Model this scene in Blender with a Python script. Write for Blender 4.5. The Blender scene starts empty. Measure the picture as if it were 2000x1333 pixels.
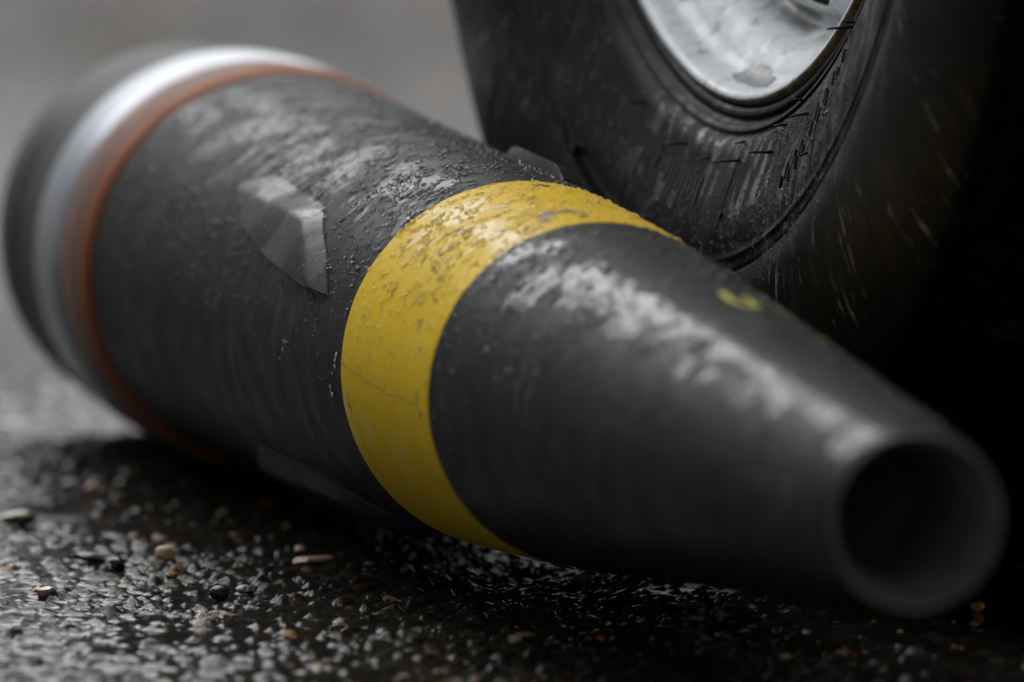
import bpy, bmesh, math, random
import numpy as np
R = math.radians
C = bpy.context.scene.collection
scene = bpy.context.scene

# ------------------------------------------------------------------ camera
H_CAM = 0.3575
cam_d = bpy.data.cameras.new('camera')
cam = bpy.data.objects.new('camera', cam_d); C.objects.link(cam)
cam.location = (0, 0, H_CAM)
cam.rotation_euler = (R(90 - 5.16), 0, 0)
cam_d.sensor_width = 36; cam_d.lens = 306
cam_d.clip_start = 0.05; cam_d.clip_end = 500
cam_d.dof.use_dof = True
cam_d.dof.focus_distance = 2.99
cam_d.dof.aperture_fstop = 8.0
cam_d.dof.aperture_blades = 0
scene.camera = cam

# ------------------------------------------------------------------ sky and light (overcast)
SUN_EL, SUN_AZ = 53.0, -14.0      # azimuth clockwise from +Y
world = bpy.data.worlds.new('World'); scene.world = world
world.use_nodes = True
nt = world.node_tree; nt.nodes.clear()
wo = nt.nodes.new('ShaderNodeOutputWorld'); bg = nt.nodes.new('ShaderNodeBackground')
sky = nt.nodes.new('ShaderNodeTexSky'); sky.sky_type = 'NISHITA'; sky.sun_disc = False
sky.sun_elevation = R(SUN_EL); sky.sun_rotation = R(SUN_AZ)
sky.air_density = 1.0; sky.dust_density = 1.0; sky.ozone_density = 1.0
hs = nt.nodes.new('ShaderNodeHueSaturation'); hs.inputs['Saturation'].default_value = 0.22
nt.links.new(sky.outputs[0], hs.inputs['Color']); nt.links.new(hs.outputs[0], bg.inputs[0])
bg.inputs[1].default_value = 0.05
nt.links.new(bg.outputs[0], wo.inputs[0])
sun_d = bpy.data.lights.new('sun', 'SUN'); sun_d.energy = 4.1; sun_d.angle = R(74); sun_d.color = (0.985, 0.99, 1.0)
sun = bpy.data.objects.new('sun', sun_d); C.objects.link(sun)
sun.rotation_euler = (R(-(90 - SUN_EL)), 0, R(-SUN_AZ)); sun.location = (-2, 8, 6)
scene.view_settings.view_transform = 'Standard'; scene.view_settings.look = 'None'
scene.view_settings.exposure = 0.0; scene.view_settings.gamma = 1.0
scene.view_settings.use_curve_mapping = False

# ------------------------------------------------------------------ helpers
def link(o, parent=None):
    C.objects.link(o)
    if parent: o.parent = parent
    return o
def mesh_obj(name, V, F, m, parent=None, smooth=True, uv=None, attrs=None):
    me = bpy.data.meshes.new(name)
    V = np.asarray(V, dtype=np.float32)
    if isinstance(F, np.ndarray):
        n, k = F.shape
        me.vertices.add(len(V)); me.vertices.foreach_set('co', V.ravel())
        me.loops.add(n * k); me.loops.foreach_set('vertex_index', F.ravel().astype(np.int32))
        me.polygons.add(n); me.polygons.foreach_set('loop_start', (np.arange(n) * k).astype(np.int32))
        me.polygons.foreach_set('loop_total', np.full(n, k, dtype=np.int32))
        me.update(calc_edges=True)
    else:
        me.from_pydata([tuple(map(float, v)) for v in V], [], [tuple(f) for f in F])
    if uv is not None:
        l = me.uv_layers.new(name='UVMap')
        idx = np.empty(len(me.loops), dtype=np.int32); me.loops.foreach_get('vertex_index', idx)
        l.data.foreach_set('uv', np.asarray(uv, dtype=np.float32)[idx].ravel())
    if attrs:
        for k_, a in attrs.items():
            at = me.attributes.new(k_, 'FLOAT', 'POINT'); at.data.foreach_set('value', np.asarray(a, dtype=np.float32))
    me.polygons.foreach_set('use_smooth', np.full(len(me.polygons), smooth))
    me.materials.append(m); me.update()
    return link(bpy.data.objects.new(name, me), parent)
def thing(name, label, cat, loc=(0, 0, 0), rotz=0.0, group=None):
    o = bpy.data.objects.new(name, None); C.objects.link(o)
    o.location = loc; o.rotation_euler = (0, 0, rotz); o.empty_display_size = .05
    o['label'] = label; o['category'] = cat
    if group: o['group'] = group
    return o
def grid_faces(nu, nv, wrap_v=False):
    """faces of a nu x nv vertex grid (index i*nv+j)"""
    i = np.arange(nu - 1)[:, None]; j = np.arange(nv if wrap_v else nv - 1)[None, :]
    j2 = (j + 1) % nv
    a = i * nv + j; b = i * nv + j2; c = (i + 1) * nv + j2; d = (i + 1) * nv + j
    return np.stack([a, b, c, d], -1).reshape(-1, 4)

# ---- node helper
class NT:
    def __init__(self, name):
        self.m = bpy.data.materials.new(name); self.m.use_nodes = True
        self.t = self.m.node_tree; self.t.nodes.clear()
        self.out = self.t.nodes.new('ShaderNodeOutputMaterial')
        self.p = self.t.nodes.new('ShaderNodeBsdfPrincipled')
        self.t.links.new(self.p.outputs[0], self.out.inputs[0])
    def n(self, typ, **kw):
        nd = self.t.nodes.new('ShaderNode' + typ)
        for k, v in kw.items():
            setattr(nd, k, v)
        return nd
    def l(self, a, b):
        self.t.links.new(a, b)
    def val(self, sock, v):
        if hasattr(v, 'links') or isinstance(v, bpy.types.NodeSocket): self.l(v, sock)
        else: sock.default_value = v
    def math(self, op, a, b=0.0, c=0.0, clamp=False):
        nd = self.n('Math', operation=op, use_clamp=clamp)
        self.val(nd.inputs[0], a); self.val(nd.inputs[1], b); self.val(nd.inputs[2], c)
        return nd.outputs[0]
    def mapping(self, vec, scale=(1, 1, 1), loc=(0, 0, 0)):
        nd = self.n('Mapping'); self.l(vec, nd.inputs[0])
        nd.inputs['Scale'].default_value = scale; nd.inputs['Location'].default_value = loc
        return nd.outputs[0]
    def noise(self, vec, scale, detail=4, rough=.55, dist=0.0):
        nd = self.n('TexNoise'); self.l(vec, nd.inputs['Vector'])
        nd.inputs['Scale'].default_value = scale; nd.inputs['Detail'].default_value = detail
        nd.inputs['Roughness'].default_value = rough; nd.inputs['Distortion'].default_value = dist
        return nd.outputs[0]
    def voro(self, vec, scale, feature='F1', rand=1.0):
        nd = self.n('TexVoronoi', feature=feature); self.l(vec, nd.inputs['Vector'])
        nd.inputs['Scale'].default_value = scale; nd.inputs['Randomness'].default_value = rand
        return nd
    def step(self, v, a, b, lo=0.0, hi=1.0):
        nd = self.n('MapRange', interpolation_type='SMOOTHSTEP'); self.val(nd.inputs[0], v)
        nd.inputs[1].default_value = a; nd.inputs[2].default_value = b
        nd.inputs[3].default_value = lo; nd.inputs[4].default_value = hi
        return nd.outputs[0]
    def mix(self, f, a, b):
        nd = self.n('Mix', data_type='RGBA'); self.val(nd.inputs[0], f)
        for s, v in ((nd.inputs[6], a), (nd.inputs[7], b)):
            if isinstance(v, (tuple, list)): s.default_value = (*v[:3], 1)
            else: self.l(v, s)
        return nd.outputs[2]
    def lerp(self, f, a, b):
        nd = self.n('Mix', data_type='FLOAT'); self.val(nd.inputs[0], f); self.val(nd.inputs[2], a); self.val(nd.inputs[3], b)
        return nd.outputs[0]
    def bump(self, h, dist, strength=1.0, normal=None):
        nd = self.n('Bump'); self.l(h, nd.inputs['Height']); nd.inputs['Distance'].default_value = dist
        nd.inputs['Strength'].default_value = strength
        if normal is not None: self.l(normal, nd.inputs['Normal'])
        return nd.outputs[0]
    def set(self, **kw):
        names = dict(color='Base Color', rough='Roughness', metal='Metallic', spec='Specular IOR Level', normal='Normal',
                     coat='Coat Weight', coatr='Coat Roughness', trans='Transmission Weight', ior='IOR', coatn='Coat Normal')
        for k, v in kw.items():
            s = self.p.inputs[names[k]]
            if isinstance(v, (tuple, list)): s.default_value = (*v[:3], 1)
            elif isinstance(v, bpy.types.NodeSocket): self.l(v, s)
            else: s.default_value = v
        return self.m

# ------------------------------------------------------------------ ground: wet asphalt, one sheet
rng = np.random.default_rng(11)
def vnoise(x, y, sc, seed):
    g = np.random.default_rng(seed).random((256, 256))
    X = x / sc; Y = y / sc
    i = np.floor(X).astype(int); j = np.floor(Y).astype(int); fx = X - i; fy = Y - j
    fx = fx * fx * (3 - 2 * fx); fy = fy * fy * (3 - 2 * fy)
    a = g[i % 256, j % 256]; b = g[(i + 1) % 256, j % 256]; c = g[i % 256, (j + 1) % 256]; d = g[(i + 1) % 256, (j + 1) % 256]
    return (a * (1 - fx) + b * fx) * (1 - fy) + (c * (1 - fx) + d * fx) * fy
def worley(x, y, cell, seed, stretch=1.0):
    r = np.random.default_rng(seed); PX = r.random((512, 512)); PY = r.random((512, 512)); ID = r.random((512, 512))
    X = x / cell; Y = y / cell
    i0 = np.floor(X).astype(int); j0 = np.floor(Y).astype(int)
    tl = np.zeros(x.shape); TA = r.random((512, 512)) * 6.283; f1 = np.full(x.shape, 9.0); f2 = np.full(x.shape, 9.0); idv = np.zeros(x.shape)
    for di in (-1, 0, 1):
        for dj in (-1, 0, 1):
            i = i0 + di; j = j0 + dj
            dx = i + PX[i % 512, j % 512] - X; dy = j + PY[i % 512, j % 512] - Y
            dd = np.sqrt(dx * dx + dy * dy)
            m = dd < f1
            f2 = np.where(m, f1, np.minimum(f2, dd)); idv = np.where(m, ID[i % 512, j % 512], idv); ta = TA[i % 512, j % 512]; tl = np.where(m, -(dx * np.cos(ta) + dy * np.sin(ta)), tl); f1 = np.where(m, dd, f1)
    return f1, f2, idv, tl
def seq(a, b, st, out_a, out_b, g=1.25):
    core = np.arange(a, b, st); L = []; R_ = []
    d = st; p = a
    while p > out_a: d *= g; p -= d; L.append(p)
    d = st; p = core[-1]
    while p < out_b: d *= g; p += d; R_.append(p)
    return np.array(L[::-1] + list(core) + R_)
def ground_height(x, y):
    # three grades of aggregate, then a film of water that levels the hollows
    wx = x + (vnoise(x, y, .006, 91) - .5) * .004; wy = y + (vnoise(x, y, .006, 92) - .5) * .004
    f1, f2, ida, ta = worley(wx, wy, .0076, 1); a = np.clip((f2 - f1) * 2.6, 0, 1) ** .6 * (.15 + .75 * ida + .75 * ta)
    g1, g2, idb, tb = worley(wx + 3, wy + 5, .0040, 2); b = np.clip((g2 - g1) * 2.8, 0, 1) ** .6 * (.15 + .75 * idb + .8 * tb)
    h1, h2, idc, _t = worley(wx + 7, wy + 1, .0026, 3); c = np.clip((h2 - h1) * 2.2, 0, 1) * idc
    und = (vnoise(x, y, .09, 5) - .5) * .0030 + (vnoise(x, y, .035, 6) - .5) * .0022
    h = und + np.maximum(a * .0035, b * .0025) + c * .0005
    lvl = und * .5 + .0023 + (vnoise(x, y, .045, 8) - .5) * .0013
    dax = np.abs((x - .02842) * .974 + (y - 2.8607) * .2264); lvl = lvl - .0026 * np.exp(-(dax / .065) ** 2) * (y < 3.6) * (y > 2.4)
    k = .00022
    film = np.logaddexp(h / k, lvl / k) * k        # soft meniscus
    wet = 1 / (1 + np.exp(-(lvl - h) / k))
    return film, wet, np.where(a * .0035 > b * .0025, ida, idb), h
gx = seq(-.26, .27, .0012, -30, 30, 1.035)
gy = np.concatenate([seq(2.15, 3.50, .0015, -3, 3.5, 1.12)[:-1], 3.5 + .0015 * (1.014 ** np.arange(0, 480) - 1) / .014])
X, Y = np.meshgrid(gx, gy, indexing='ij')
Hh, wet, sid, _ = ground_height(X, Y)
far = np.clip((Y - 3.7) / 2.6, 0, 1) + np.clip((np.abs(X) - .45) / .5, 0, 1) + np.clip((2.15 - Y) / .3, 0, 1)
fade = np.clip(1 - far, 0, 1)
Hh = (Hh - .0030) * fade
Vg = np.stack([X, Y, Hh], -1).reshape(-1, 3)
g = NT('wet_asphalt')
tc = g.n('TexCoord').outputs['Object']
aw = g.n('Attribute'); aw.attribute_name = 'wet'; as_ = g.n('Attribute'); as_.attribute_name = 'stone'
fd = g.n('Attribute'); fd.attribute_name = 'near'
cr = g.n('ValToRGB'); g.l(as_.outputs['Fac'], cr.inputs[0])
cr.color_ramp.interpolation = 'CONSTANT'
e = cr.color_ramp.elements; e[0].position = 0; e[0].color = (.010, .010, .010, 1); e[1].position = .30; e[1].color = (.018, .017, .016, 1)
for p_, c_ in ((.55, (.008, .008, .009)), (.72, (.028, .024, .018)), (.80, (.013, .013, .013)), (.90, (.036, .022, .013)), (.925, (.024, .024, .024)), (.972, (.22, .11, .05)), (.980, (.05, .05, .045)), (.992, (.30, .24, .17))):
    el = e.new(p_); el.color = (*c_, 1)
n_big = g.noise(tc, 9, 5)
base = g.mix(g.step(n_big, .35, .7), cr.outputs[0], g.mix(.55, cr.outputs[0], (.020, .017, .008)))
fm = g.mapping(tc, (1, .10, 1))
farc = g.mix(g.step(g.noise(fm, 5.5, 5, .6), .36, .64), (.010, .0092, .0085), (.056, .045, .034))
farc = g.mix(g.math('MULTIPLY', g.step(g.noise(g.mapping(tc, (1, .10, 1), (3, 3, 0)), 6.5, 3), .56, .66), .6), farc, (.16, .105, .065))
base = g.mix(fd.outputs['Fac'], farc, base)
rough = g.lerp(aw.outputs['Fac'], g.step(g.noise(tc, 500, 3), .3, .7, .09, .20), .05)
rough = g.lerp(fd.outputs['Fac'], g.step(g.noise(g.mapping(tc, (1, .14, 1), (7, 1, 0)), 6, 4), .35, .65, .34, .56), rough)
bq = g.n('Bump'); g.l(g.noise(tc, 700, 4, .6), bq.inputs['Height']); bq.inputs['Distance'].default_value = .0006; g.l(g.lerp(aw.outputs['Fac'], .35, .10), bq.inputs['Strength']); bn = bq.outputs[0]
bn2 = g.n('Bump'); g.l(g.noise(tc, 120, 5, .7), bn2.inputs['Height']); bn2.inputs['Distance'].default_value = .01
g.l(g.lerp(fd.outputs['Fac'], .6, 0.0), bn2.inputs['Strength']); g.l(bn, bn2.inputs['Normal'])
M_ground = g.set(color=base, rough=rough, normal=bn2.outputs[0], spec=g.lerp(fd.outputs['Fac'], .04, g.lerp(aw.outputs['Fac'], .045, .12)))
ground = mesh_obj('ground', Vg, grid_faces(len(gx), len(gy)), M_ground,
                  attrs={'wet': wet.ravel(), 'stone': sid.ravel(), 'near': fade.ravel()})
ground['kind'] = 'structure'

# ------------------------------------------------------------------ the shell: local x runs to the nose, angle phi counted from the top towards the picture's left
SH_DIR = math.atan2(-.97401, .22642)
shell = thing('artillery_shell', 'dark grey artillery shell with a yellow band lying wet on the asphalt against the wheel', 'artillery shell',
              (.02842, 2.8607, .0810), SH_DIR)
PS = [-.512, -.45, -.35, -.25, -.15, -.10, -.05, 0, .05, .10, .15, .20, .25, .30, .35, .384]
PR = [.0765, .0745, .0710, .0679, .0648, .0629, .0604, .0576, .0543, .0505, .0463, .0423, .0381, .0338, .0298, .0269]
# smooth the profile with a small moving average
_s = np.linspace(-.512, .384, 897); _r = np.interp(_s, PS, PR); _k = np.ones(61) / 61
_rp = np.convolve(np.pad(_r, 30, mode='reflect', reflect_type='odd'), _k, 'valid')
def body_r(s): return np.interp(s, _s, _rp)
def sp(s, ph, r):            # shell point
    return np.stack([s + 0 * ph, -r * np.sin(ph), r * np.cos(ph)], -1)
def lathe(name, prof, m, parent, seg=256, smooth=True, wob=0.0):
    prof = np.array(prof); ph = np.linspace(0, 2 * np.pi, seg, endpoint=False) - np.pi
    S = prof[:, 0][:, None] + 0 * ph[None]; Rr = prof[:, 1][:, None] + 0 * ph[None]
    V = sp(S, ph[None, :] + 0 * S, Rr).reshape(-1, 3)
    arc = np.concatenate([[0], np.cumsum(np.hypot(np.diff(prof[:, 0]), np.diff(prof[:, 1])))])
    uv = np.stack([(ph[None] * .075 + 0 * S), S + 0 * ph], -1).reshape(-1, 2)
    F = grid_faces(len(prof), seg, True)
    # the seam column wraps; keep the seam at the bottom (phi = pi)
    o = mesh_obj(name, V, F[:, ::-1].copy(), m, parent, smooth, uv)
    return o

def phi_node(g):
    """azimuth from the top towards the left (radians) and distance along the axis, from object coordinates"""
    tc = g.n('TexCoord').outputs['Object']; sx = g.n('SeparateXYZ'); g.l(tc, sx.inputs[0])
    ang = g.math('ARCTAN2', g.math('MULTIPLY', sx.outputs[1], -1.0), sx.outputs[2])
    cb = g.n('CombineXYZ'); g.l(g.math('MULTIPLY', ang, .07), cb.inputs[0]); g.l(sx.outputs[0], cb.inputs[1])
    return tc, ang, sx.outputs[0], cb.outputs[0]

def wet_paint(name, col, col2, dry=.46, sdry=.05, swet=.105, bias=0.0, wtop=50, smax=None):
    g = NT(name); tc, ang, s, uv = phi_node(g)
    # film of rain water lying along the top left of the shell, broken into patches
    nd = g.noise(g.mapping(uv, (.22, 1, 1), (0, 8, 0)), 120, 3, .5)
    angl = g.math('ADD', ang, g.math('MULTIPLY', g.math('SUBTRACT', nd, .5), 1.3))
    win = g.math('MULTIPLY', g.step(ang, R(8), R(20)), g.step(angl, R(wtop - 16), R(wtop), 1, 0))
    n1 = g.noise(g.mapping(uv, (1.0, .75, 1)), 40, 4, .48, .35)
    n2 = g.noise(g.mapping(uv, (.6, 1.4, 1), (3, 1, 0)), 190, 3, .5, .3)
    amp = g.step(s, -.02, .16, .23, .30)
    film = g.step(g.math('ADD', g.math('MULTIPLY', win, amp), g.math('ADD', g.math('MULTIPLY', n1, .70), g.math('MULTIPLY', n2, .18))), .605 - bias, .720 - bias)
    if smax is not None: film = g.math('MULTIPLY', film, g.step(s, smax - .035, smax, 1, .12))
    # runs of water down the side
    n3 = g.noise(g.mapping(uv, (.10, 1, 1), (0, 5, 0)), 160, 3, .5, .0)
    n4 = g.noise(g.mapping(uv, (.5, 1, 1)), 26, 3)
    side = g.math('MULTIPLY', g.step(ang, R(35), R(60)), g.step(ang, R(95), R(120), 1, 0))
    runs = g.math('MULTIPLY', g.math('MULTIPLY', side, g.math('MULTIPLY', g.step(n3, .56, .66), g.step(s, -.04, .12, .25, 1))), g.step(n4, .45, .6))
    # small beads in relief, drawn out round the body
    top = g.math('MULTIPLY', g.step(ang, R(-75), R(-40)), g.step(ang, R(62), R(88), 1, 0))
    v1 = g.voro(g.mapping(uv, (.55, 1, 1)), 520).outputs['Distance']
    beads = g.step(v1, .10, .42, 1, 0)
    gate = g.step(g.noise(g.mapping(uv, (.8, 1, 1), (9, 0, 0)), 230, 3, .6), .50, .60)
    bead = g.math('MULTIPLY', g.math('MULTIPLY', beads, gate), top)
    dirt = g.noise(tc, 16, 6, .65)
    fine = g.noise(tc, 900, 3, .5)
    c = g.mix(g.step(dirt, .35, .75), col, col2)
    wetc = g.n('HueSaturation'); g.l(c, wetc.inputs['Color']); wetc.inputs['Value'].default_value = .80
    anywet = g.math('MAXIMUM', film, runs)
    c = g.mix(anywet, c, wetc.outputs[0])
    rough = g.lerp(anywet, g.step(g.noise(tc, 60, 5, .6), .3, .7, dry - .05, dry + .08), .20)
    rough = g.lerp(bead, rough, .05)
    h = g.math('ADD', g.math('MULTIPLY', film, .18), g.math('MULTIPLY', bead, .35))
    nb1 = g.n('Bump'); g.l(g.noise(g.mapping(uv, (.7, 1, 1)), 130, 4, .6), nb1.inputs['Height']); nb1.inputs['Distance'].default_value = .0006; g.l(g.lerp(anywet, .25, .10), nb1.inputs['Strength'])
    nb0 = g.n('Bump'); g.l(fine, nb0.inputs['Height']); nb0.inputs['Distance'].default_value = .00008; g.l(g.lerp(anywet, .5, .04), nb0.inputs['Strength']); g.l(nb1.outputs[0], nb0.inputs['Normal'])
    b0 = nb0.outputs[0]
    b = g.bump(h, .0007, .9, b0)
    spec = g.lerp(g.math('MAXIMUM', anywet, bead), sdry, swet)
    return g, c, rough, b, tc, ang, s, uv, spec

g, c, rough, b, tc, ang, s, uv, spec = wet_paint('grey_paint', (.0075, .0085, .0080), (.0125, .014, .0135))
# pale scuffs
sc = g.math('MULTIPLY', g.step(g.noise(g.mapping(uv, (.35, 1, 1), (1, 7, 0)), 75, 6, .75), .66, .72), .5)
c = g.mix(sc, c, (.070, .073, .072))
M_grey = g.set(color=c, rough=rough, normal=b, spec=spec)
g, c, rough, b, tc, ang, s, uv, spec = wet_paint('grey_paint_streaming', (.0075, .0085, .0080), (.0125, .014, .0135), .46, .05, .085, .01, 84, -.185)
M_nub = g.set(color=c, rough=rough, normal=b, spec=spec)
g, c, rough, b, tc, ang, s, uv, spec = wet_paint('yellow_paint', (.72, .475, .008), (.66, .425, .007), .46, .05, .08)
grime = g.math('MULTIPLY', g.step(g.noise(g.mapping(uv, (.25, 1, 1), (4, 4, 0)), 90, 5, .7), .52, .74), .30)
c = g.mix(grime, c, (.30, .20, .02))
c = g.mix(g.math('MULTIPLY', g.step(g.noise(tc, 420, 3, .7), .66, .70), .5), c, (.10, .075, .02))
M_yellow = g.set(color=c, rough=rough, normal=b, spec=spec)

# body with the open nose
prof = [(-.512, .0765)] + [(s_, float(body_r(s_))) for s_ in np.linspace(-.508, .383, 150)]
prof += [(.3855, .0264), (.3866, .0259), (.3870, .0252), (.3869, .0246), (.3862, .0241), (.3855, .0240)]
body = lathe('shell_body', prof, M_grey, shell)
g = NT('bore_steel'); tcb = g.n('TexCoord').outputs['Object']
M_bore = g.set(color=g.mix(g.step(g.noise(tcb, 90, 4), .35, .65), (.12, .122, .108), (.19, .19, .165)), rough=.45, spec=.4)
wp_ = [(.3862, .02605), (.38685, .0259), (.38715, .0252), (.38705, .0246), (.3860, .0240), (.3850, .0237), (.3790, .0214), (.3770, .0209), (.3740, .0206)]
for k in range(16):
    z = .372 - k * .0035; wp_ += [(z, .0206), (z - .0014, .0196), (z - .0021, .0196), (z - .0032, .0206)]
wp_ += [(.31, .0206), (.308, .016), (.24, .016), (.235, .0005)]
lathe('fuze_well', wp_, M_bore, shell)
# yellow band: paint, a hair proud of the grey
Sb0, Sb1 = -.1105, .0005
prof = [(Sb0, float(body_r(Sb0)) - .0003), (Sb0 + .0002, float(body_r(Sb0)) + .00012)] + \
       [(s_, float(body_r(s_)) + .00016) for s_ in np.linspace(Sb0 + .0006, Sb1 - .0006, 40)] + \
       [(Sb1 - .0002, float(body_r(Sb1)) + .00012), (Sb1, float(body_r(Sb1)) - .0003)]
band = lathe('yellow_band', prof, M_yellow, shell)
# slightly uneven masked edge
for v in band.data.vertices:
    a_ = math.atan2(-v.co.y, v.co.z)
    v.co.x += .0004 * math.sin(7 * a_ + 1) * math.sin(3.3 * a_) + .00015 * math.sin(31 * a_)

g = NT('bare_steel'); tc, ang, s, uv = phi_node(g)
n = g.noise(g.mapping(uv, (.3, 1, 1)), 120, 5, .6)
g_st = g.mix(g.step(n, .3, .7), (.34, .35, .37), (.22, .23, .26))
M_steel = g.set(color=g_st, metal=.85, rough=g.step(g.noise(tc, 45, 4), .3, .7, .34, .48), normal=g.bump(g.noise(g.mapping(uv, (.15, 1, 1)), 300, 3), .0003, .4))
g = NT('dull_steel'); tc, ang, s, uv = phi_node(g)
M_dull = g.set(color=g.mix(g.step(g.noise(tc, 30, 5), .35, .65), (.018, .018, .0175), (.034, .033, .031)), metal=.0, spec=.12, rough=.5, normal=g.bump(g.noise(g.mapping(uv, (.15, 1, 1)), 200, 3), .0004, .4))
g = NT('copper_band'); tc, ang, s, uv = phi_node(g)
cc = g.mix(g.step(g.noise(g.mapping(uv, (.3, 1, 1)), 60, 5, .65), .35, .68), (.22, .115, .078), (.14, .082, .064))
cc = g.mix(g.step(s, -.5235, -.5220), cc, (.25, .080, .026))
M_copper = g.set(color=cc, metal=.05, spec=.08, rough=g.step(g.noise(tc, 70, 4), .3, .7, .50, .62), normal=g.bump(g.noise(g.mapping(uv, (.1, 1, 1)), 260, 3), .0004, .5))
lathe('driving_band', [(-.5625, .0770), (-.5620, .0792), (-.5610, .0796), (-.545, .0797), (-.5285, .0796), (-.5270, .0789), (-.5262, .0789), (-.5245, .0793), (-.5190, .0787), (-.5115, .0767), (-.5110, .0755)], M_copper, shell)
lathe('steel_ring', [(-.6165, .0780), (-.6160, .0799), (-.6140, .0807), (-.600, .0808), (-.580, .0806), (-.5665, .0801), (-.5650, .0792), (-.5630, .0787), (-.5626, .077)], M_steel, shell)
lathe('base_section', [(-.6166, .074), (-.6170, .0772), (-.621, .0779), (-.662, .0780), (-.667, .0770), (-.670, .0781), (-.700, .0778), (-.722, .0768), (-.728, .0755), (-.7300, .0735), (-.7305, .03), (-.7305, .0005)], M_dull, shell)

# four canted nubs round the ogive
def make_nub(ph_c, name='bourrelet_nub'):
    """leaf shaped pad: round rear, steep lower edge, upper flank running out into the body, chamfered slanting front"""
    ws = [0, .004] + list(np.linspace(.03, .985, 30)) + [.992, 1.0]; ts = [0, .012] + list(np.linspace(.035, .80, 24)) + list(np.linspace(.82, .985, 8)) + [.994, 1.0]
    V = []
    ag = np.linspace(37, 74, 149); kk = np.ones(21) / 21
    def smo(xp, fp):
        y = np.interp(ag, xp, fp); y2 = np.convolve(np.pad(y, 10, mode='edge'), kk, 'valid'); return y2
    SF = smo([37, 41, 46.6, 57.6, 70, 74], [-.228, -.218, -.200, -.165, -.143, -.136]); SR = smo([37, 41, 44, 49, 53, 56, 60, 66.7, 70, 74], [-.296, -.306, -.318, -.327, -.320, -.306, -.284, -.226, -.150, -.138])
    for w in ws:
        a_ = 41 + 29 * w
        lo_f = 3.0 * (1 - w)
        sf = np.interp(a_, ag, SF); sr = min(np.interp(a_, ag, SR), sf - .002)
        for t in ts:
            s_ = sr + (sf - sr) * t; rb = float(body_r(s_))
            dr = (s_ - sr); df = (sf - s_)
            up_ = min(1, w / .34); up_ = up_ * up_ * (3 - 2 * up_)
            ch = min(1, (df + .008) / .030)
            ch = ch * ch * (3 - 2 * ch) * .8 + .2 * ch
            hgt = .0046 * (.10 + .90 * up_) * ch
            edge = (w in (0, 1.0)) or (t in (0, 1.0))
            rnd = .82 if (w in (.004, .992) or t in (.012, .994)) else 1.0
            V.append(sp(np.float64(s_), np.float64(R(a_ + lo_f * t - 55 + ph_c)), rb + (-.0006 if edge else hgt * rnd)))
    return mesh_obj(name, np.array(V), grid_faces(len(ws), len(ts)), M_nub, shell, True)
for k, pc in enumerate((55, 145, -35, -125)):
    o = make_nub(pc)
    try: o.data.set_sharp_from_angle(angle=R(50))
    except Exception: pass

# stencil strokes in yellow on the ogive
g = NT('stencil_yellow'); M_sten = g.set(color=(.50, .46, .02), rough=.4)
def stroke(pts, w, name='stencil_mark', m=None, lift=.0003, parent=None):
    P = np.array(pts, float); V = []
    dense = []
    for a_, b_ in zip(P[:-1], P[1:]):
        for t in np.linspace(0, 1, 7)[:-1]: dense.append(a_ + (b_ - a_) * t)
    dense.append(P[-1]); D = np.array(dense)
    for i, q in enumerate(D):
        t_ = D[min(i + 1, len(D) - 1)] - D[max(i - 1, 0)]
        rr = float(body_r(q[1])); tt = np.array([R(t_[0]) * rr, t_[1]]); tt /= np.linalg.norm(tt)
        nn = np.array([-tt[1], tt[0]]); ww = w if np.isscalar(w) else w[i % len(w)]
        for sgn in (-1, 1):
            q2 = np.array([R(q[0]) * rr, q[1]]) + nn * sgn * ww / 2
            V.append(sp(np.float64(q2[1]), np.float64(q2[0] / rr), float(body_r(q2[1])) + lift))
    F = [(2 * i, 2 * i + 1, 2 * i + 3, 2 * i + 2) for i in range(len(D) - 1)]
    return mesh_obj(name, V, F, m or M_sten, parent or shell, True)
stroke([(-5.5, .148), (-3.6, .156), (-3.2, .166), (-6.0, .175), (-10.0, .174), (-12.6, .164), (-12.4, .152)], .0030)
stroke([(-23, .150), (-29, .158), (-34, .170), (-36, .180)], .0026)
stroke([(-23, .222), (-27, .214), (-32, .207)], .0016)

# chips and scratches on and beside the band
g = NT('chip_dark'); M_chip = g.set(color=(.030, .032, .032), rough=.3)
g = NT('chip_rust'); tcr = g.n('TexCoord').outputs['Object']
M_rust = g.set(color=g.mix(g.step(g.noise(tcr, 900, 3), .4, .6), (.16, .07, .035), (.33, .17, .10)), rough=.4, normal=g.bump(g.noise(tcr, 1200, 3), .001, .6))
g = NT('chip_metal'); tcr = g.n('TexCoord').outputs['Object']
M_bare = g.set(color=(.62, .62, .62), metal=.7, rough=.25, normal=g.bump(g.noise(tcr, 1500, 3), .001, .8))
def chip(ph, s0, L, W, ang_, m, name='paint_chip', seed=0, lift=.00045, rough_=.35):
    """ragged flake; L along direction ang_ (degrees from the circumference), metres"""
    rn = random.Random(seed); n = 22; V = []; rr = float(body_r(s0))
    ca, sa = math.cos(R(ang_)), math.sin(R(ang_))
    V.append(sp(np.float64(s0), np.float64(R(ph)), rr + lift))
    for k in range(n):
        t = 2 * math.pi * k / n; q = 1 + rn.uniform(-rough_, rough_)
        x = math.cos(t) * L / 2 * q; y = math.sin(t) * W / 2 * (1 + rn.uniform(-rough_, rough_))
        y += math.sin(x / L * 5 + seed) * W * .35
        a_, b_ = x * ca - y * sa, x * sa + y * ca
        s2 = s0 + b_
        V.append(sp(np.float64(s2), np.float64(R(ph) + a_ / rr), float(body_r(s2)) + lift - .00012))
    return mesh_obj(name, V, [(0, 1 + k, 1 + (k + 1) % n) for k in range(n)], m, shell, True)
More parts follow.
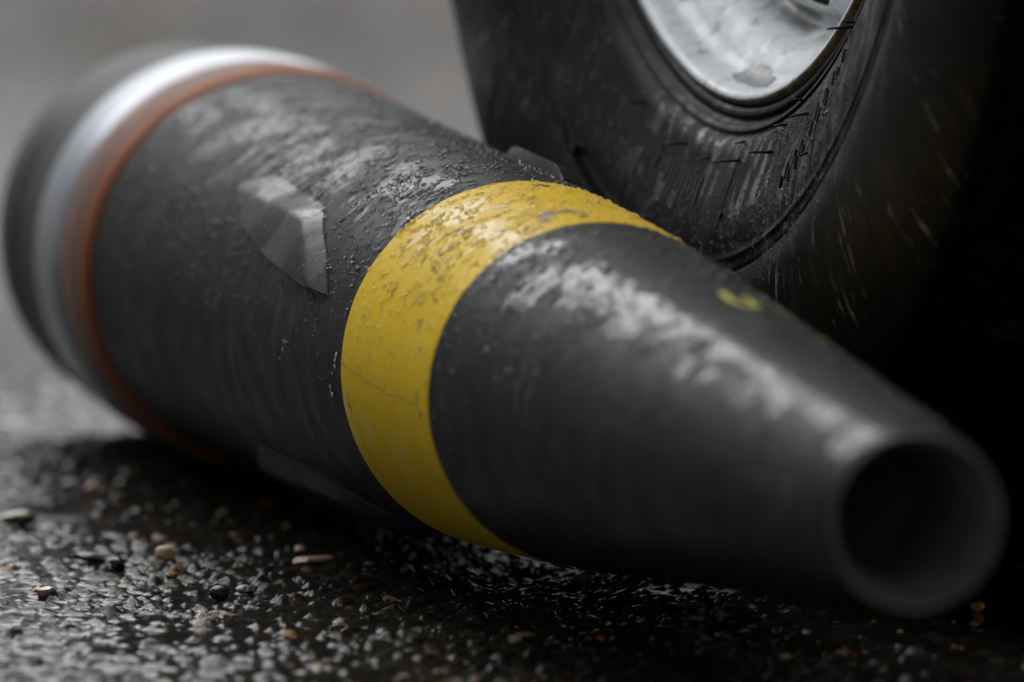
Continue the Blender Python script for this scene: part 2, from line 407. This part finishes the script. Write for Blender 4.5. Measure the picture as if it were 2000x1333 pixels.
chips = [(32.5, -.054, .0065, .0011, -25, M_chip), (25.7, -.0267, .0030, .0030, -30, M_chip), (18.4, -.0618, .0022, .0055, 20, M_chip),
         (-2.9, -.0969, .0060, .0045, 0, M_chip), (36.5, -.066, .0020, .0030, 20, M_chip), (1.0, -.012, .0060, .0030, 8, M_chip),
         (67.6, -.0245, .0052, .0016, 6, M_rust), (90.3, -.0133, .0050, .0013, 0, M_rust), (95.5, -.0095, .0040, .0012, 5, M_chip),
         (33.5, -.060, .0030, .0012, -40, M_chip), (16.4, -.253, .0040, .0050, 10, M_rust)]
for k, (a_, b_, L, W, an, m) in enumerate(chips): chip(a_, b_, L, W, an, m, seed=k)
for k, (a_, b_, L, W) in enumerate(((13.5, -.022, .004, .006), (11, -.026, .004, .0055), (8.6, -.0285, .0035, .006), (6.2, -.0275, .003, .004), (3.6, -.025, .004, .0045), (1.2, -.0245, .003, .0045), (15.0, -.016, .0025, .004))):
    chip(a_, b_, L, W, 12 + 6 * k, M_rust, 'rust_spot', 40 + k, .00055, .45)
for k, (a_, b_, L, W) in enumerate(((85.8, -.1165, .0016, .0020), (87.4, -.1172, .0018, .0022), (89.3, -.1178, .0013, .0014), (96.6, -.1260, .0015, .0016), (98.6, -.1250, .0022, .0024),
                                    (96.6, -.1040, .0018, .0012), (98.2, -.1035, .0020, .0016), (100.2, -.1027, .0022, .0024), (102.3, -.1025, .0016, .0016), (104.6, -.106, .001, .001), (92, -.122, .0008, .0010),
                                    (88.0, -.1925, .0018, .0008), (90.5, -.1935, .0018, .0007), (105.5, .0195, .0010, .0008), (108, .0225, .0020, .0006))):
    chip(a_, b_, L, W, 8, M_bare, 'scratch', 60 + k, .0006, .6)
# hairline crack across the band
g = NT('crack_dark'); M_crk = g.set(color=(.32, .215, .015), rough=.5)
stroke([(88.0, -.1095), (89.2, -.094), (90.8, -.078), (91.4, -.062), (92.6, -.050), (92.2, -.034), (93.0, -.012)], .00035, 'hairline_scratch', M_crk, .0003)

# ------------------------------------------------------------------ rain beads on the shell (one mass, nobody could count them)
g = NT('water'); M_water = g.set(color=(1, 1, 1), rough=.0, trans=1.0, ior=1.333)
def bead_mesh(items, surf, m, name, parent, label=None):
    """items: (u, v, length, width, height, tilt); surf(u, v) -> point, tangent_u, tangent_v, normal (arrays)"""
    it = np.array(items); n = len(it)
    P, TU, TV, N = surf(it[:, 0], it[:, 1])
    ns = 8; rings = [(1.0, -.10), (.92, .42), (.55, .86)]
    t = np.linspace(0, 2 * np.pi, ns, endpoint=False)
    ca = np.cos(it[:, 5])[:, None]; sa = np.sin(it[:, 5])[:, None]
    A = TU * ca + TV * sa; B = -TU * sa + TV * ca
    V = []
    for rad, hh in rings:
        # teardrop: heavier lower end
        cx = np.cos(t)[None] * rad; cy = np.sin(t)[None] * rad * (1 + .30 * np.cos(t)[None])
        V.append(P[:, None] + A[:, None] * (cx * it[:, 2:3] / 2)[..., None] + B[:, None] * (cy * it[:, 3:4] / 2)[..., None] + N[:, None] * (it[:, 4] * hh)[:, None, None])
    V.append((P + N * it[:, 4:5])[:, None]); V = np.concatenate(V, 1); nv = V.shape[1]
    F3 = []; 
    for r_ in range(2):
        for k in range(ns):
            a = r_ * ns + k; b = r_ * ns + (k + 1) % ns; c = a + ns; d = b + ns
            F3 += [(a, b, d), (a, d, c)]
    for k in range(ns): F3.append((2 * ns + k, 2 * ns + (k + 1) % ns, 3 * ns))
    F3 = np.array(F3); F = (F3[None] + (np.arange(n) * nv)[:, None, None]).reshape(-1, 3)
    o = mesh_obj(name, V.reshape(-1, 3), F, m, parent, True)
    o['kind'] = 'stuff'
    return o
def shell_surf(ph, s_):
    r = body_r(s_) + .0001 + .00012 * ((s_ > Sb0) & (s_ < Sb1)); sl = (body_r(s_ + .001) - body_r(s_ - .001)) / .002
    P = sp(s_, ph, r); TU = np.stack([0 * s_, -np.cos(ph), -np.sin(ph)], -1)
    N = np.stack([-sl, -np.sin(ph), np.cos(ph)], -1); N /= np.linalg.norm(N, axis=1)[:, None]
    TV = np.cross(N, TU); TV *= np.sign(TV[:, :1] + 1e-9)
    return P, TU, TV, N
items = []
rr_ = np.random.default_rng(5)
while len(items) < 10500:
    s_ = rr_.uniform(-.50, .37); ph = rr_.uniform(-80, 92)
    dens = np.interp(ph, [-80, -50, -10, 20, 55, 72, 92], [.25, .6, .9, 1, .9, .35, .05])
    cl = vnoise(np.array([ph * .075 / 57.3]), np.array([s_]), .009, 33)[0]
    if rr_.random() > dens * (.25 + 1.3 * max(0, cl - .3)): continue
    if rr_.random() > body_r(s_) / .077: continue
    big = rr_.random() ** 4
    W = .00050 + .0012 * big + rr_.uniform(0, .0004); L = W * rr_.uniform(1.0, 2.4)
    items.append((R(ph), s_, L, W, W * rr_.uniform(.34, .52), rr_.normal(0, .25)))
# sparse beads lower down
for k in range(180):
    s_ = rr_.uniform(-.2, .2); ph = rr_.uniform(70, 100); W = rr_.uniform(.0004, .0011)
    items.append((R(ph), s_, W * 1.4, W, W * .35, 0))
bead_mesh(items, shell_surf, M_water, 'raindrops', shell)

# ------------------------------------------------------------------ the wheel
AL = R(73.03)
wheel = thing('truck_wheel', 'black rubber wheel with a white painted steel rim standing behind the shell', 'wheel', (.08113, 3.0804, 0))
WC = np.array([0, 0, .3856])
wa = np.array([-math.sin(AL), -math.cos(AL), 0.0]); wu = np.array([wa[1], -wa[0], 0]); wu /= np.linalg.norm(wu); wv = np.array([0, 0, 1.0])
def wp(o, r, th):      # th = 0 at the bottom, growing towards the camera
    o = np.asarray(o, float)[..., None]; r = np.asarray(r, float)[..., None]; th = np.asarray(th, float)[..., None]
    return WC + wa * o + r * (-np.sin(th) * wu - np.cos(th) * wv)
outer = [(-.006, .2190), (-.001, .2222), (.0014, .2232), (.0023, .2250), (.0022, .2264), (.0012, .2272), (.0014, .2280), (.0030, .2288), (.0052, .2300), (.0056, .2312), (.0046, .2320),
         (.0049, .2330), (.0070, .2345), (.0095, .2400), (.0130, .2490), (.0168, .2590), (.0190, .2660), (.0200, .2705), (.0203, .2735), (.0206, .2752), (.0210, .2760), (.0213, .2767), (.0211, .2774), (.0209, .2782),
         (.0211, .2800), (.0214, .2816), (.0212, .2821), (.0212, .2825), (.0216, .2829), (.0219, .2840), (.0230, .2870), (.0248, .2940), (.0256, .3040), (.0256, .3160), (.0248, .3280), (.0232, .3400), (.0208, .3510), (.0184, .3590), (.0170, .3625),
         (.0158, .3640), (.0118, .3648), (.0110, .3662), (.0124, .3672), (.0100, .3700), (.0050, .3730), (-.0020, .3758), (-.0100, .3785), (-.0200, .3812), (-.0215, .3808), (-.0225, .3760), (-.0310, .3760), (-.0320, .3838), (-.0340, .3845), (-.0600, .3866), (-.0620, .3860), (-.0630, .3780), (-.0730, .3780), (-.0740, .3868), (-.0850, .3870)]
inner = [(-.17 - o_, r_) for o_, r_ in outer[::-1][1:]]
tp = np.array(outer + inner)
# densify
dp = []
for a_, b_ in zip(tp[:-1], tp[1:]):
    nn = max(1, int(np.hypot(*(b_ - a_)) / .004))
    for k in range(nn): dp.append(a_ + (b_ - a_) * k / nn)
dp.append(tp[-1]); tp = np.array(dp)
NS = 900
th = np.linspace(-np.pi, np.pi, NS, endpoint=False)
O = tp[:, 0][:, None] + 0 * th; RR = tp[:, 1][:, None] + 0 * th; TH = th[None] + 0 * O
# lateral tread grooves, slanted
lat = (TH * 57.3 / 7.5 + O * 22) % 1.0
gm = (np.abs(lat - .5) < .075) & (RR > .3685)
RR = np.where(gm, RR - .0080 * np.clip((RR - .3685) / .006, 0, 1), RR)
# shallow scalloped lug ends on the shoulder
lat2 = (TH * 57.3 / 7.5 + .25) % 1.0
sc_ = np.clip((RR - .300) / .02, 0, 1) * np.clip((.362 - RR) / .01, 0, 1)
RRn = RR; O = O + np.where(O > -.085, 1, -1) * sc_ * (-.0006) * (np.abs(lat2 - .5) < .06)
Vt = wp(O, RRn, TH).reshape(-1, 3)
arc = np.concatenate([[0], np.cumsum(np.hypot(np.diff(tp[:, 0]), np.diff(tp[:, 1])))])
uvt = np.stack([TH * .3, arc[:, None] + 0 * th], -1).reshape(-1, 2)
Vt[:, 2] -= .0
# flattened contact patch
# rubber pressed in where the shell lies against it
wl = np.array([.08113, 3.0804, 0]); sd = np.array([.22642, -.97403, 0]); q_ = Vt + wl - np.array([.02842, 2.8607, .0810])
s_ax = q_ @ sd; rv = q_ - s_ax[:, None] * sd; rd = np.linalg.norm(rv, axis=1)
need = np.where((s_ax > -.72) & (s_ax < .39), np.interp(s_ax, [-.72, -.60] + PS, [.074, .081] + PR) + .0015 - rd, -1)
near_ = (need > 0) & (Vt[:, 2] < .3)
push = (rv / rd[:, None]); Vt[near_] += (push * need[:, None])[near_]
low = Vt[:, 2] < .0012; Vt[low, 2] = .0012
def tyre_r(g):
    tc = g.n('TexCoord').outputs['Object']
    s1 = g.n('VectorMath', operation='SUBTRACT'); g.l(tc, s1.inputs[0]); s1.inputs[1].default_value = tuple(WC)
    du = g.n('VectorMath', operation='DOT_PRODUCT'); g.l(s1.outputs[0], du.inputs[0]); du.inputs[1].default_value = tuple(-wu)
    sz = g.n('SeparateXYZ'); g.l(s1.outputs[0], sz.inputs[0])
    da = g.n('VectorMath', operation='DOT_PRODUCT'); g.l(s1.outputs[0], da.inputs[0]); da.inputs[1].default_value = tuple(wa)
    x = du.outputs['Value']; z = g.math('MULTIPLY', sz.outputs[2], -1.0)
    rad = g.math('SQRT', g.math('ADD', g.math('MULTIPLY', x, x), g.math('MULTIPLY', z, z)))
    an = g.math('ARCTAN2', x, z)
    cb = g.n('CombineXYZ'); g.l(g.math('MULTIPLY', an, .3), cb.inputs[0]); g.l(rad, cb.inputs[1]); g.l(da.outputs['Value'], cb.inputs[2])
    return tc, rad, an, cb.outputs[0], da.outputs['Value']
g = NT('wet_rubber'); tc, rad, an, uv, off = tyre_r(g)
mud_n = g.noise(g.mapping(uv, (1.0, .12, .12)), 330, 5, .7, .3)
mud_b = g.noise(tc, 26, 4, .6)
mud_w = g.math('MULTIPLY', g.step(rad, .283, .296), g.step(rad, .355, .375, 1, .35))
mud = g.math('MULTIPLY', g.math('MULTIPLY', g.step(mud_n, .56, .66), g.step(mud_b, .46, .60)), mud_w)
dust = g.step(g.noise(tc, 60, 5, .7), .4, .8)
colr = g.mix(dust, (.006, .006, .0064), (.013, .0127, .0125))
colr = g.mix(g.math('MULTIPLY', mud, .75), colr, (.34, .30, .25))
# wet patches running down the sidewall (vertical)
vt = g.mapping(tc, (1, 1, .16))
wn = g.noise(vt, 150, 4, .55, .2); wb = g.noise(tc, 22, 3)
wetz = g.math('MULTIPLY', g.step(wn, .50, .57), g.step(wb, .44, .54))
wetz = g.math('MULTIPLY', wetz, g.math('MULTIPLY', g.step(rad, .231, .240, .1, 1), g.math('MULTIPLY', g.step(rad, .275, .285, 1, .15), g.math('MULTIPLY', g.step(an, -.36, -.22, .12, 1), g.step(an, .30, .50, 1, .3)))))
rgh = g.lerp(wetz, g.step(g.noise(tc, 90, 4), .3, .7, .36, .52), .10)
vb = g.voro(g.mapping(tc, (1, 1, .5)), 620).outputs['Distance']
bd = g.math('MULTIPLY', g.math('MULTIPLY', g.step(vb, .10, .36, 1, 0), g.step(g.noise(tc, 170, 3), .52, .60)), g.step(rad, .29, .31, 1, 0))
rgh = g.lerp(bd, rgh, .06); rgh = g.lerp(mud, rgh, .7)
# fine circumferential and radial mould texture
rib = g.noise(g.mapping(uv, (.06, 1, 1)), 900, 2)
ribr = g.math('MULTIPLY', g.noise(g.mapping(uv, (1, .04, .04)), 420, 2), g.step(rad, .283, .287))
b0 = g.bump(g.math('ADD', g.math('MULTIPLY', rib, .25), g.math('ADD', ribr, g.math('MULTIPLY', mud, 1.5))), .0006, .6)
b1 = g.bump(g.math('ADD', bd, g.math('MULTIPLY', wetz, .3)), .0006, .8, b0)
M_rubber = g.set(color=colr, rough=rgh, normal=b1, spec=g.lerp(g.math('MAXIMUM', wetz, bd), .06, .5))
tyre = mesh_obj('tyre', Vt, grid_faces(len(tp), NS, True), M_rubber, wheel, True, uvt)
try: tyre.data.set_sharp_from_angle(angle=R(50))
except Exception: pass

# rim
g = NT('white_rim_paint'); tc, rad, an, uv, off = tyre_r(g)
dr = g.noise(g.mapping(tc, (1, 1, .45)), 60, 7, .72)
spk = g.noise(tc, 700, 3, .6)
col = g.mix(g.step(g.noise(tc, 28, 4), .35, .7), (.88, .90, .91), (.74, .77, .79))
col = g.mix(g.math('MULTIPLY', g.step(dr, .53, .66), .85), col, (.15, .145, .13))
col = g.mix(g.math('MULTIPLY', g.step(spk, .66, .70), .8), col, (.06, .055, .05))
sm = g.math('MULTIPLY', g.math('MULTIPLY', g.step(rad, .1875, .1915), g.step(rad, .1975, .2010, 1, 0)), g.step(g.noise(g.mapping(uv, (.35, 1, 1)), 55, 4), .38, .58))
col = g.mix(g.math('MULTIPLY', sm, .85), col, (.10, .10, .095))
lip = g.step(g.math('ADD', rad, g.math('MULTIPLY', g.noise(tc, 40, 2), .0012)), .2199, .2207)
col = g.mix(lip, col, g.mix(g.step(g.noise(tc, 300, 4), .35, .6), (.09, .075, .045), (.20, .18, .13)))
M_rim = g.set(color=col, rough=g.step(g.noise(tc, 90, 5), .3, .7, .25, .5), normal=g.bump(g.noise(tc, 70, 4, .5), .0014, .5))
rp = [(-.012, .2205), (-.004, .2213), (.0002, .2214), (.0014, .2208), (.0018, .2198), (.0014, .2187), (.0002, .2179), (-.004, .2172), (-.009, .2160), (-.0125, .2135), (-.0150, .2095), (-.0185, .2050), (-.0235, .2020),
      (-.0300, .1995), (-.0350, .1970), (-.0370, .1940), (-.0355, .1915), (-.0310, .1890), (-.0265, .1865), (-.0238, .1835), (-.0222, .1780), (-.0215, .1720), (-.0212, .1650), (-.0215, .1580), (-.0220, .1500), (-.0230, .1400), (-.026, .128), (-.031, .118), (-.033, .108), (-.030, .098), (-.020, .092), (-.008, .088), (.004, .080), (.006, .070), (.006, .0005)]
dd_ = []
for a_, b_ in zip(np.array(rp)[:-1], np.array(rp)[1:]):
    nn = max(1, int(np.hypot(*(b_ - a_)) / .0022))
    for k in range(nn): dd_.append(a_ + (b_ - a_) * k / nn)
dd_.append(np.array(rp[-1])); rpp = np.array(dd_); NR = 720
th = np.linspace(-np.pi, np.pi, NR, endpoint=False)
O = rpp[:, 0][:, None] + 0 * th; RR = rpp[:, 1][:, None] + 0 * th; TH = th[None] + 0 * O
HC, HA, HB = .163, .0245, .031       # hand holes: centre radius, radial and tangential half sizes
k_ = np.round(TH / R(36)); dth = TH - k_ * R(36)
eu = (RR - HC) / HA; ev = dth * HC / HB; q = np.sqrt(eu ** 2 + ev ** 2)
F = grid_faces(len(rpp), NR, True)
inside = (q < 1).ravel()
keep = ~(inside[F].all(1)); Fk = F[keep]
used = np.zeros(q.size, bool); used[Fk.ravel()] = True
snap = (used & inside).reshape(q.shape)
RR = np.where(snap, HC + (RR - HC) / np.maximum(q, 1e-3), RR); TH = np.where(snap, k_ * R(36) + dth / np.maximum(q, 1e-3), TH)
O = np.interp(RR.ravel(), rpp[::-1, 1], rpp[::-1, 0]).reshape(RR.shape) * snap + O * (~snap)
# the disc bulges a little between the holes and has a rolled edge round them
q2 = np.maximum(q, 1); O = O - .0035 * np.exp(-((q2 - 1) / .10) ** 2) * (np.abs(RR - HC) < .06)
Vr = wp(O, RR, TH).reshape(-1, 3)
rim = mesh_obj('rim', Vr, Fk[:, ::-1].copy(), M_rim, wheel, True)
rim.modifiers.new('thickness', 'SOLIDIFY').thickness = .0008
# brake drum behind the disc
g = NT('dark_iron'); M_iron = g.set(color=(.018, .016, .014), rough=.7)
def wlathe(name, prof, m, parent, seg=96):
    pr = np.array(prof); t = np.linspace(-np.pi, np.pi, seg, endpoint=False)
    V = wp(pr[:, 0][:, None] + 0 * t, pr[:, 1][:, None] + 0 * t, t[None] + 0 * pr[:, :1]).reshape(-1, 3)
    return mesh_obj(name, V, grid_faces(len(pr), seg, True), m, parent, True)
wlathe('brake_drum', [(-.055, .0005), (-.055, .175), (-.060, .183), (-.15, .183), (-.152, .0005)], M_iron, wheel)
wlathe('rim_barrel', [(-.013, .2185), (-.03, .2150), (-.035, .2060), (-.09, .2010), (-.135, .2060), (-.14, .2150), (-.168, .2200), (-.171, .2215)], M_iron, wheel, 240)

# grey worn spot where the paint has gone at the bottom of the rim
g = NT('worn_metal'); tc_ = g.n('TexCoord').outputs['Object']
M_worn = g.set(color=g.mix(g.step(g.noise(tc_, 300, 4), .4, .6), (.20, .205, .21), (.30, .31, .32)), rough=.35)
def rim_o(r): return float(np.interp(r, rpp[::-1, 1][:], rpp[::-1, 0][:]))
V = []; rn = random.Random(4); n = 26; idx_f = []
fl = np.array([p for p in rpp if p[1] > .196 and p[1] < .2175])
arcf = np.concatenate([[0], np.cumsum(np.hypot(*np.diff(fl, axis=0).T))])
def flp(a_): return np.interp(a_, arcf, fl[:, 0]), np.interp(a_, arcf, fl[:, 1])
c0 = .0072
for ring in (0, .5, 1):
    for k in range(n):
        t = 2 * math.pi * k / n; q_ = (1 + (rn.uniform(-.22, .22) if ring == 1 else 0)) * ring
        a_ = c0 + .0052 * q_ * math.sin(t); o_, r_ = flp(a_)
        P = wp(o_, r_, R(-3.2) + .0190 * q_ * math.cos(t) / .21)
        nrm = wa * .6 + wv * .8
        V.append(P + nrm * .0011)
F = [(r_ * n + k, r_ * n + (k + 1) % n, (r_ + 1) * n + (k + 1) % n, (r_ + 1) * n + k) for r_ in range(2) for k in range(n)]
mesh_obj('worn_patch', V, F, M_worn, rim, True)

# moulding hairs standing out of the sidewall, (angle, radius, length)
def sidewall_o(r): 
    oo = np.array([p for p in outer if True]); return float(np.interp(r, oo[:38, 1], oo[:38, 0]))
g = NT('rubber_black'); M_rb = g.set(color=(.006, .006, .006), rough=.55)
def tube(pts, rad, name, m, parent, ns=7):
    pts = [np.array(p, float) for p in pts]; V = []; F = []
    for i, p in enumerate(pts):
        t = pts[min(i + 1, len(pts) - 1)] - pts[max(i - 1, 0)]; t /= np.linalg.norm(t)
        a_ = np.cross(t, [0.3, .2, .9]); a_ /= np.linalg.norm(a_); b_ = np.cross(t, a_)
        rr = rad * (1 - .35 * i / (len(pts) - 1))
        for k in range(ns): V.append(p + (a_ * math.cos(2 * math.pi * k / ns) + b_ * math.sin(2 * math.pi * k / ns)) * rr)
    for i in range(len(pts) - 1):
        for k in range(ns): F.append((i * ns + k, i * ns + (k + 1) % ns, (i + 1) * ns + (k + 1) % ns, (i + 1) * ns + k))
    F.append(tuple(range(ns))[::-1]); F.append(tuple((len(pts) - 1) * ns + k for k in range(ns)))
    return mesh_obj(name, V, F, m, parent, True)
HAIRS = []  # filled from measured places
HAIRS = [(.6242, .2312, .0100), (.632, .2302, .0040), (.4475, .2425, .0085), (.3183, .2362, .0050), (.113, .2349, .0038), (.285, .2442, .0097), (.118, .2415, .0100),
         (-.1389, .2401, .0100), (-.0219, .2411, .0052), (.4922, .2617, .0028), (-.3511, .2407, .0076), (.3661, .2308, .0035)]
for k, (t_, r_, L) in enumerate(HAIRS):
    rn = random.Random(k); o_ = sidewall_o(r_)
    P0_ = wp(o_ - .0005, r_, t_)
    bend = np.array([rn.uniform(-.001, .001), rn.uniform(-.001, .001), rn.uniform(-.0012, .0006)])
    tube([P0_, P0_ + wa * L * .35 + bend * .2, P0_ + wa * L * .7 + bend * .6, P0_ + wa * L + bend], .00058, 'rubber_hair', M_rb, wheel)

def tyre_surf(t_, r_):
    oo = np.array(outer[:38]); o_ = np.interp(r_, oo[:, 1], oo[:, 0]); sl = (np.interp(r_ + .001, oo[:, 1], oo[:, 0]) - np.interp(r_ - .001, oo[:, 1], oo[:, 0])) / .002
    P = wp(o_, r_, t_); P = P.reshape(-1, 3)
    rad = -np.sin(t_)[:, None] * wu - np.cos(t_)[:, None] * wv
    N = wa[None] - rad * sl[:, None]; N /= np.linalg.norm(N, axis=1)[:, None]
    dn_ = np.array([0, 0, -1.0])[None] - N * (N @ np.array([0, 0, -1.0]))[:, None]; dn_ /= np.linalg.norm(dn_, axis=1)[:, None]
    return P, dn_, np.cross(N, dn_), N
ti = []; r2 = np.random.default_rng(17)
while len(ti) < 4600:
    t_ = r2.uniform(-.35, .72); r_ = r2.uniform(.232, .290)
    cl = vnoise(np.array([t_ * .26]), np.array([r_]), .012, 44)[0]
    if r2.random() > (.15 + 1.2 * max(0, cl - .3)) * np.interp(t_, [-.35, -.1, .2, .5, .72], [.2, .6, 1, .9, .3]): continue
    W = .00038 + .0009 * r2.random() ** 3; ti.append((t_, r_, W * r2.choice([1.1, 1.5, 3.0], p=[.5, .3, .2]), W, W * .45, r2.normal(0, .1)))
bead_mesh(ti, tyre_surf, M_water, 'spray_drops', wheel)

# fine serrated strips and raised dashes moulded on the sidewall
def pad(t0, t1, r0, r1, hgt, name, parent, m=M_rubber, cut=.15):
    ts = np.linspace(t0, t1, 5); rs = np.linspace(r0, r1, 5); V = []
    for sgn in (0, 1):
        for t in ts:
            for r_ in rs: V.append(wp(sidewall_o(r_) + (hgt if sgn else -.0008), r_, t))
    n = 5; F = []
    for i in range(4):
        for j in range(4):
            F.append((25 + i * 5 + j, 25 + i * 5 + j + 1, 25 + (i + 1) * 5 + j + 1, 25 + (i + 1) * 5 + j))
    edge = [0, 1, 2, 3, 4, 9, 14, 19, 24, 23, 22, 21, 20, 15, 10, 5]
    for a_, b_ in zip(edge, edge[1:] + edge[:1]): F.append((a_, b_, 25 + b_, 25 + a_))
    return mesh_obj(name, V, F, m, parent, False)
g = NT('matt_rubber'); M_matt = g.set(color=(.010, .010, .0105), rough=.6, spec=.25)
for k in range(9):                       # hatched block below the rim
    t = -.172 + k * .0185; pad(t, t + .011, .2475, .2555 + .0012 * (k % 3), .0005, 'moulded_bar', wheel, M_matt)
for k in range(11):
    t = -.405 + k * .0180; pad(t, t + .010, .2450, .2515 + .0010 * ((k * 2) % 3), .0005, 'moulded_bar', wheel, M_matt)
for k, (t, r_, L, dt) in enumerate(((.375, .2590, .0040, .004), (.395, .2560, .0055, .004), (.41, .2600, .0035, .004), (.425, .2540, .0050, .004), (.438, .2575, .0045, .004), (.452, .2530, .0055, .004), (.466, .2560, .0040, .004),
                                    (.490, .2500, .0050, .004), (.505, .2460, .0050, .004), (.522, .2490, .0045, .004), (.54, .2440, .0050, .004), (.556, .2470, .0050, .004), (.575, .2420, .0050, .004), (.60, .2440, .0045, .004), (.62, .2400, .0045, .004))):
    pad(t, t + .005, r_, r_ + L, .0008, 'moulded_dash', wheel, M_matt)
pad(.113, .1142, .2400, .2735, .0003, 'mould_seam', wheel); pad(.116, .1235, .2600, .2618, .0012, 'mould_dot', wheel, M_matt)
pad(.520, .5211, .2530, .2735, .0003, 'mould_seam', wheel); pad(-.4830, -.4690, .2740, .2785, .0024, 'mould_dot', wheel)

# ------------------------------------------------------------------ loose stones on the asphalt
def stone(label, x, y, sx, sy, sz, m, seed, rot=0.0, name='pebble', group='loose stones on the wet asphalt', cat='pebble'):
    rn = random.Random(seed); bm = bmesh.new(); bmesh.ops.create_icosphere(bm, subdivisions=3, radius=1)
    planes = []
    for k in range(13):
        d_ = np.array([rn.gauss(0, 1), rn.gauss(0, 1), rn.gauss(0, 1)]); d_ /= np.linalg.norm(d_); planes.append((d_, rn.uniform(.62, .92)))
    for v in bm.verts:
        p = np.array(v.co)
        for d_, q_ in planes:
            e_ = p @ d_
            if e_ > q_: p = p - d_ * (e_ - q_)
        p *= 1 + .04 * math.sin(p[0] * 9 + seed) * math.sin(p[1] * 8) 
        v.co = (p[0] * sx / 2, p[1] * sy / 2, p[2] * sz / 2)
    me = bpy.data.meshes.new(name); bm.to_mesh(me); bm.free(); me.materials.append(m)
    for p in me.polygons: p.use_smooth = True
    try: me.set_sharp_from_angle(angle=R(35))
    except Exception: pass
    o = bpy.data.objects.new(name, me); C.objects.link(o)
    hz = ground_height(np.array([x]), np.array([y]))[0][0] - .0028
    o.location = (x, y, hz + sz * .42); o.rotation_euler = (rn.uniform(-.15, .15), rn.uniform(-.15, .15), rot)
    o['label'] = label; o['category'] = cat
    if group: o['group'] = group
    return o
def stone_mat(name, a_, b_, rough=.22):
    g = NT(name); tc = g.n('TexCoord').outputs['Object']
    return g.set(color=g.mix(g.step(g.noise(tc, 260, 4, .6), .4, .62), a_, b_), rough=rough, normal=g.bump(g.noise(tc, 500, 4), .0008, .5))
M_tan = stone_mat('tan_stone', (.50, .36, .17), (.62, .50, .30)); M_org = stone_mat('orange_stone', (.42, .16, .06), (.60, .48, .38))
M_brn = stone_mat('brown_stone', (.16, .09, .05), (.30, .20, .13)); M_wht = stone_mat('pale_stone', (.45, .43, .40), (.60, .50, .42))
M_blk = stone_mat('black_stone', (.014, .014, .015), (.028, .028, .03)); M_olv = stone_mat('olive_stone', (.07, .06, .025), (.14, .12, .06))
M_amb = stone_mat('amber_stone', (.30, .11, .02), (.42, .20, .06)); M_gry = stone_mat('grey_stone', (.06, .062, .066), (.11, .11, .115))
stone('tan yellow pebble standing clear on the wet asphalt left of the yellow band', -.1236, 3.0927, .0082, .0070, .0062, M_tan, 3, .3)
stone('long flat orange and white stone lying between the tan pebble and the shell', -.0710, 3.0785, .0150, .0060, .0034, M_org, 8, .1)
stone('brown pointed stone low at the left edge of the asphalt', -.1603, 2.9805, .0085, .0060, .0052, M_brn, 5, .2)
stone('small orange chip leaning beside the brown pointed stone', -.1645, 2.993, .0040, .0034, .0024, M_amb, 6)
stone('large blurred olive stone at the far left edge', -.1835, 3.2084, .0140, .0090, .0062, M_olv, 21, .1)
stone('small white pebble just behind the long orange and white stone', -.0766, 3.1201, .0052, .0050, .0030, M_wht, 13)
stone('blurred orange brown pebble farthest back beside the shell base', -.161, 3.3183, .0060, .0060, .0036, M_amb, 7)
stone('flat amber chip in front of the tan pebble', -.1190, 3.033, .0056, .0050, .0024, M_amb, 9)
stone('jagged black stone at centre left standing out of the water', -.1006, 2.9805, .0080, .0070, .0062, M_blk, 10, .5)
stone('flat glossy black stone right of the jagged black stone', -.092, 2.994, .0095, .0070, .0036, M_blk, 12, .2)
stone('wide dark grey slab of stone behind the brown pointed stone', -.1510, 3.085, .0150, .0070, .0036, M_gry, 14, .0)
stone('small black pointed stone left of the tan pebble', -.1396, 3.064, .0070, .0060, .0050, M_blk, 15)
stone('orange pebble beside the open nose of the shell', .1587, 2.944, .0052, .0050, .0040, M_amb, 16)
stone('reddish pebble in the dark foreground below the shell', .0289, 2.8665, .0040, .0040, .0024, M_amb, 17)
stone('tiny orange pebble in the shade under the shell', -.0832, 3.1948, .0036, .0036, .0022, M_amb, 18)
stone('tiny brown pebble right of the long orange and white stone', -.0509, 3.0721, .0046, .0040, .0022, M_brn, 19)
stone('round wet grey pebble below the lower end of the yellow band', -.0110, 3.000, .0044, .0044, .0036, M_gry, 20)
stone('tiny cream pebble in the foreground under the shell nose', .089, 2.8061, .0036, .0036, .0022, M_tan, 22)
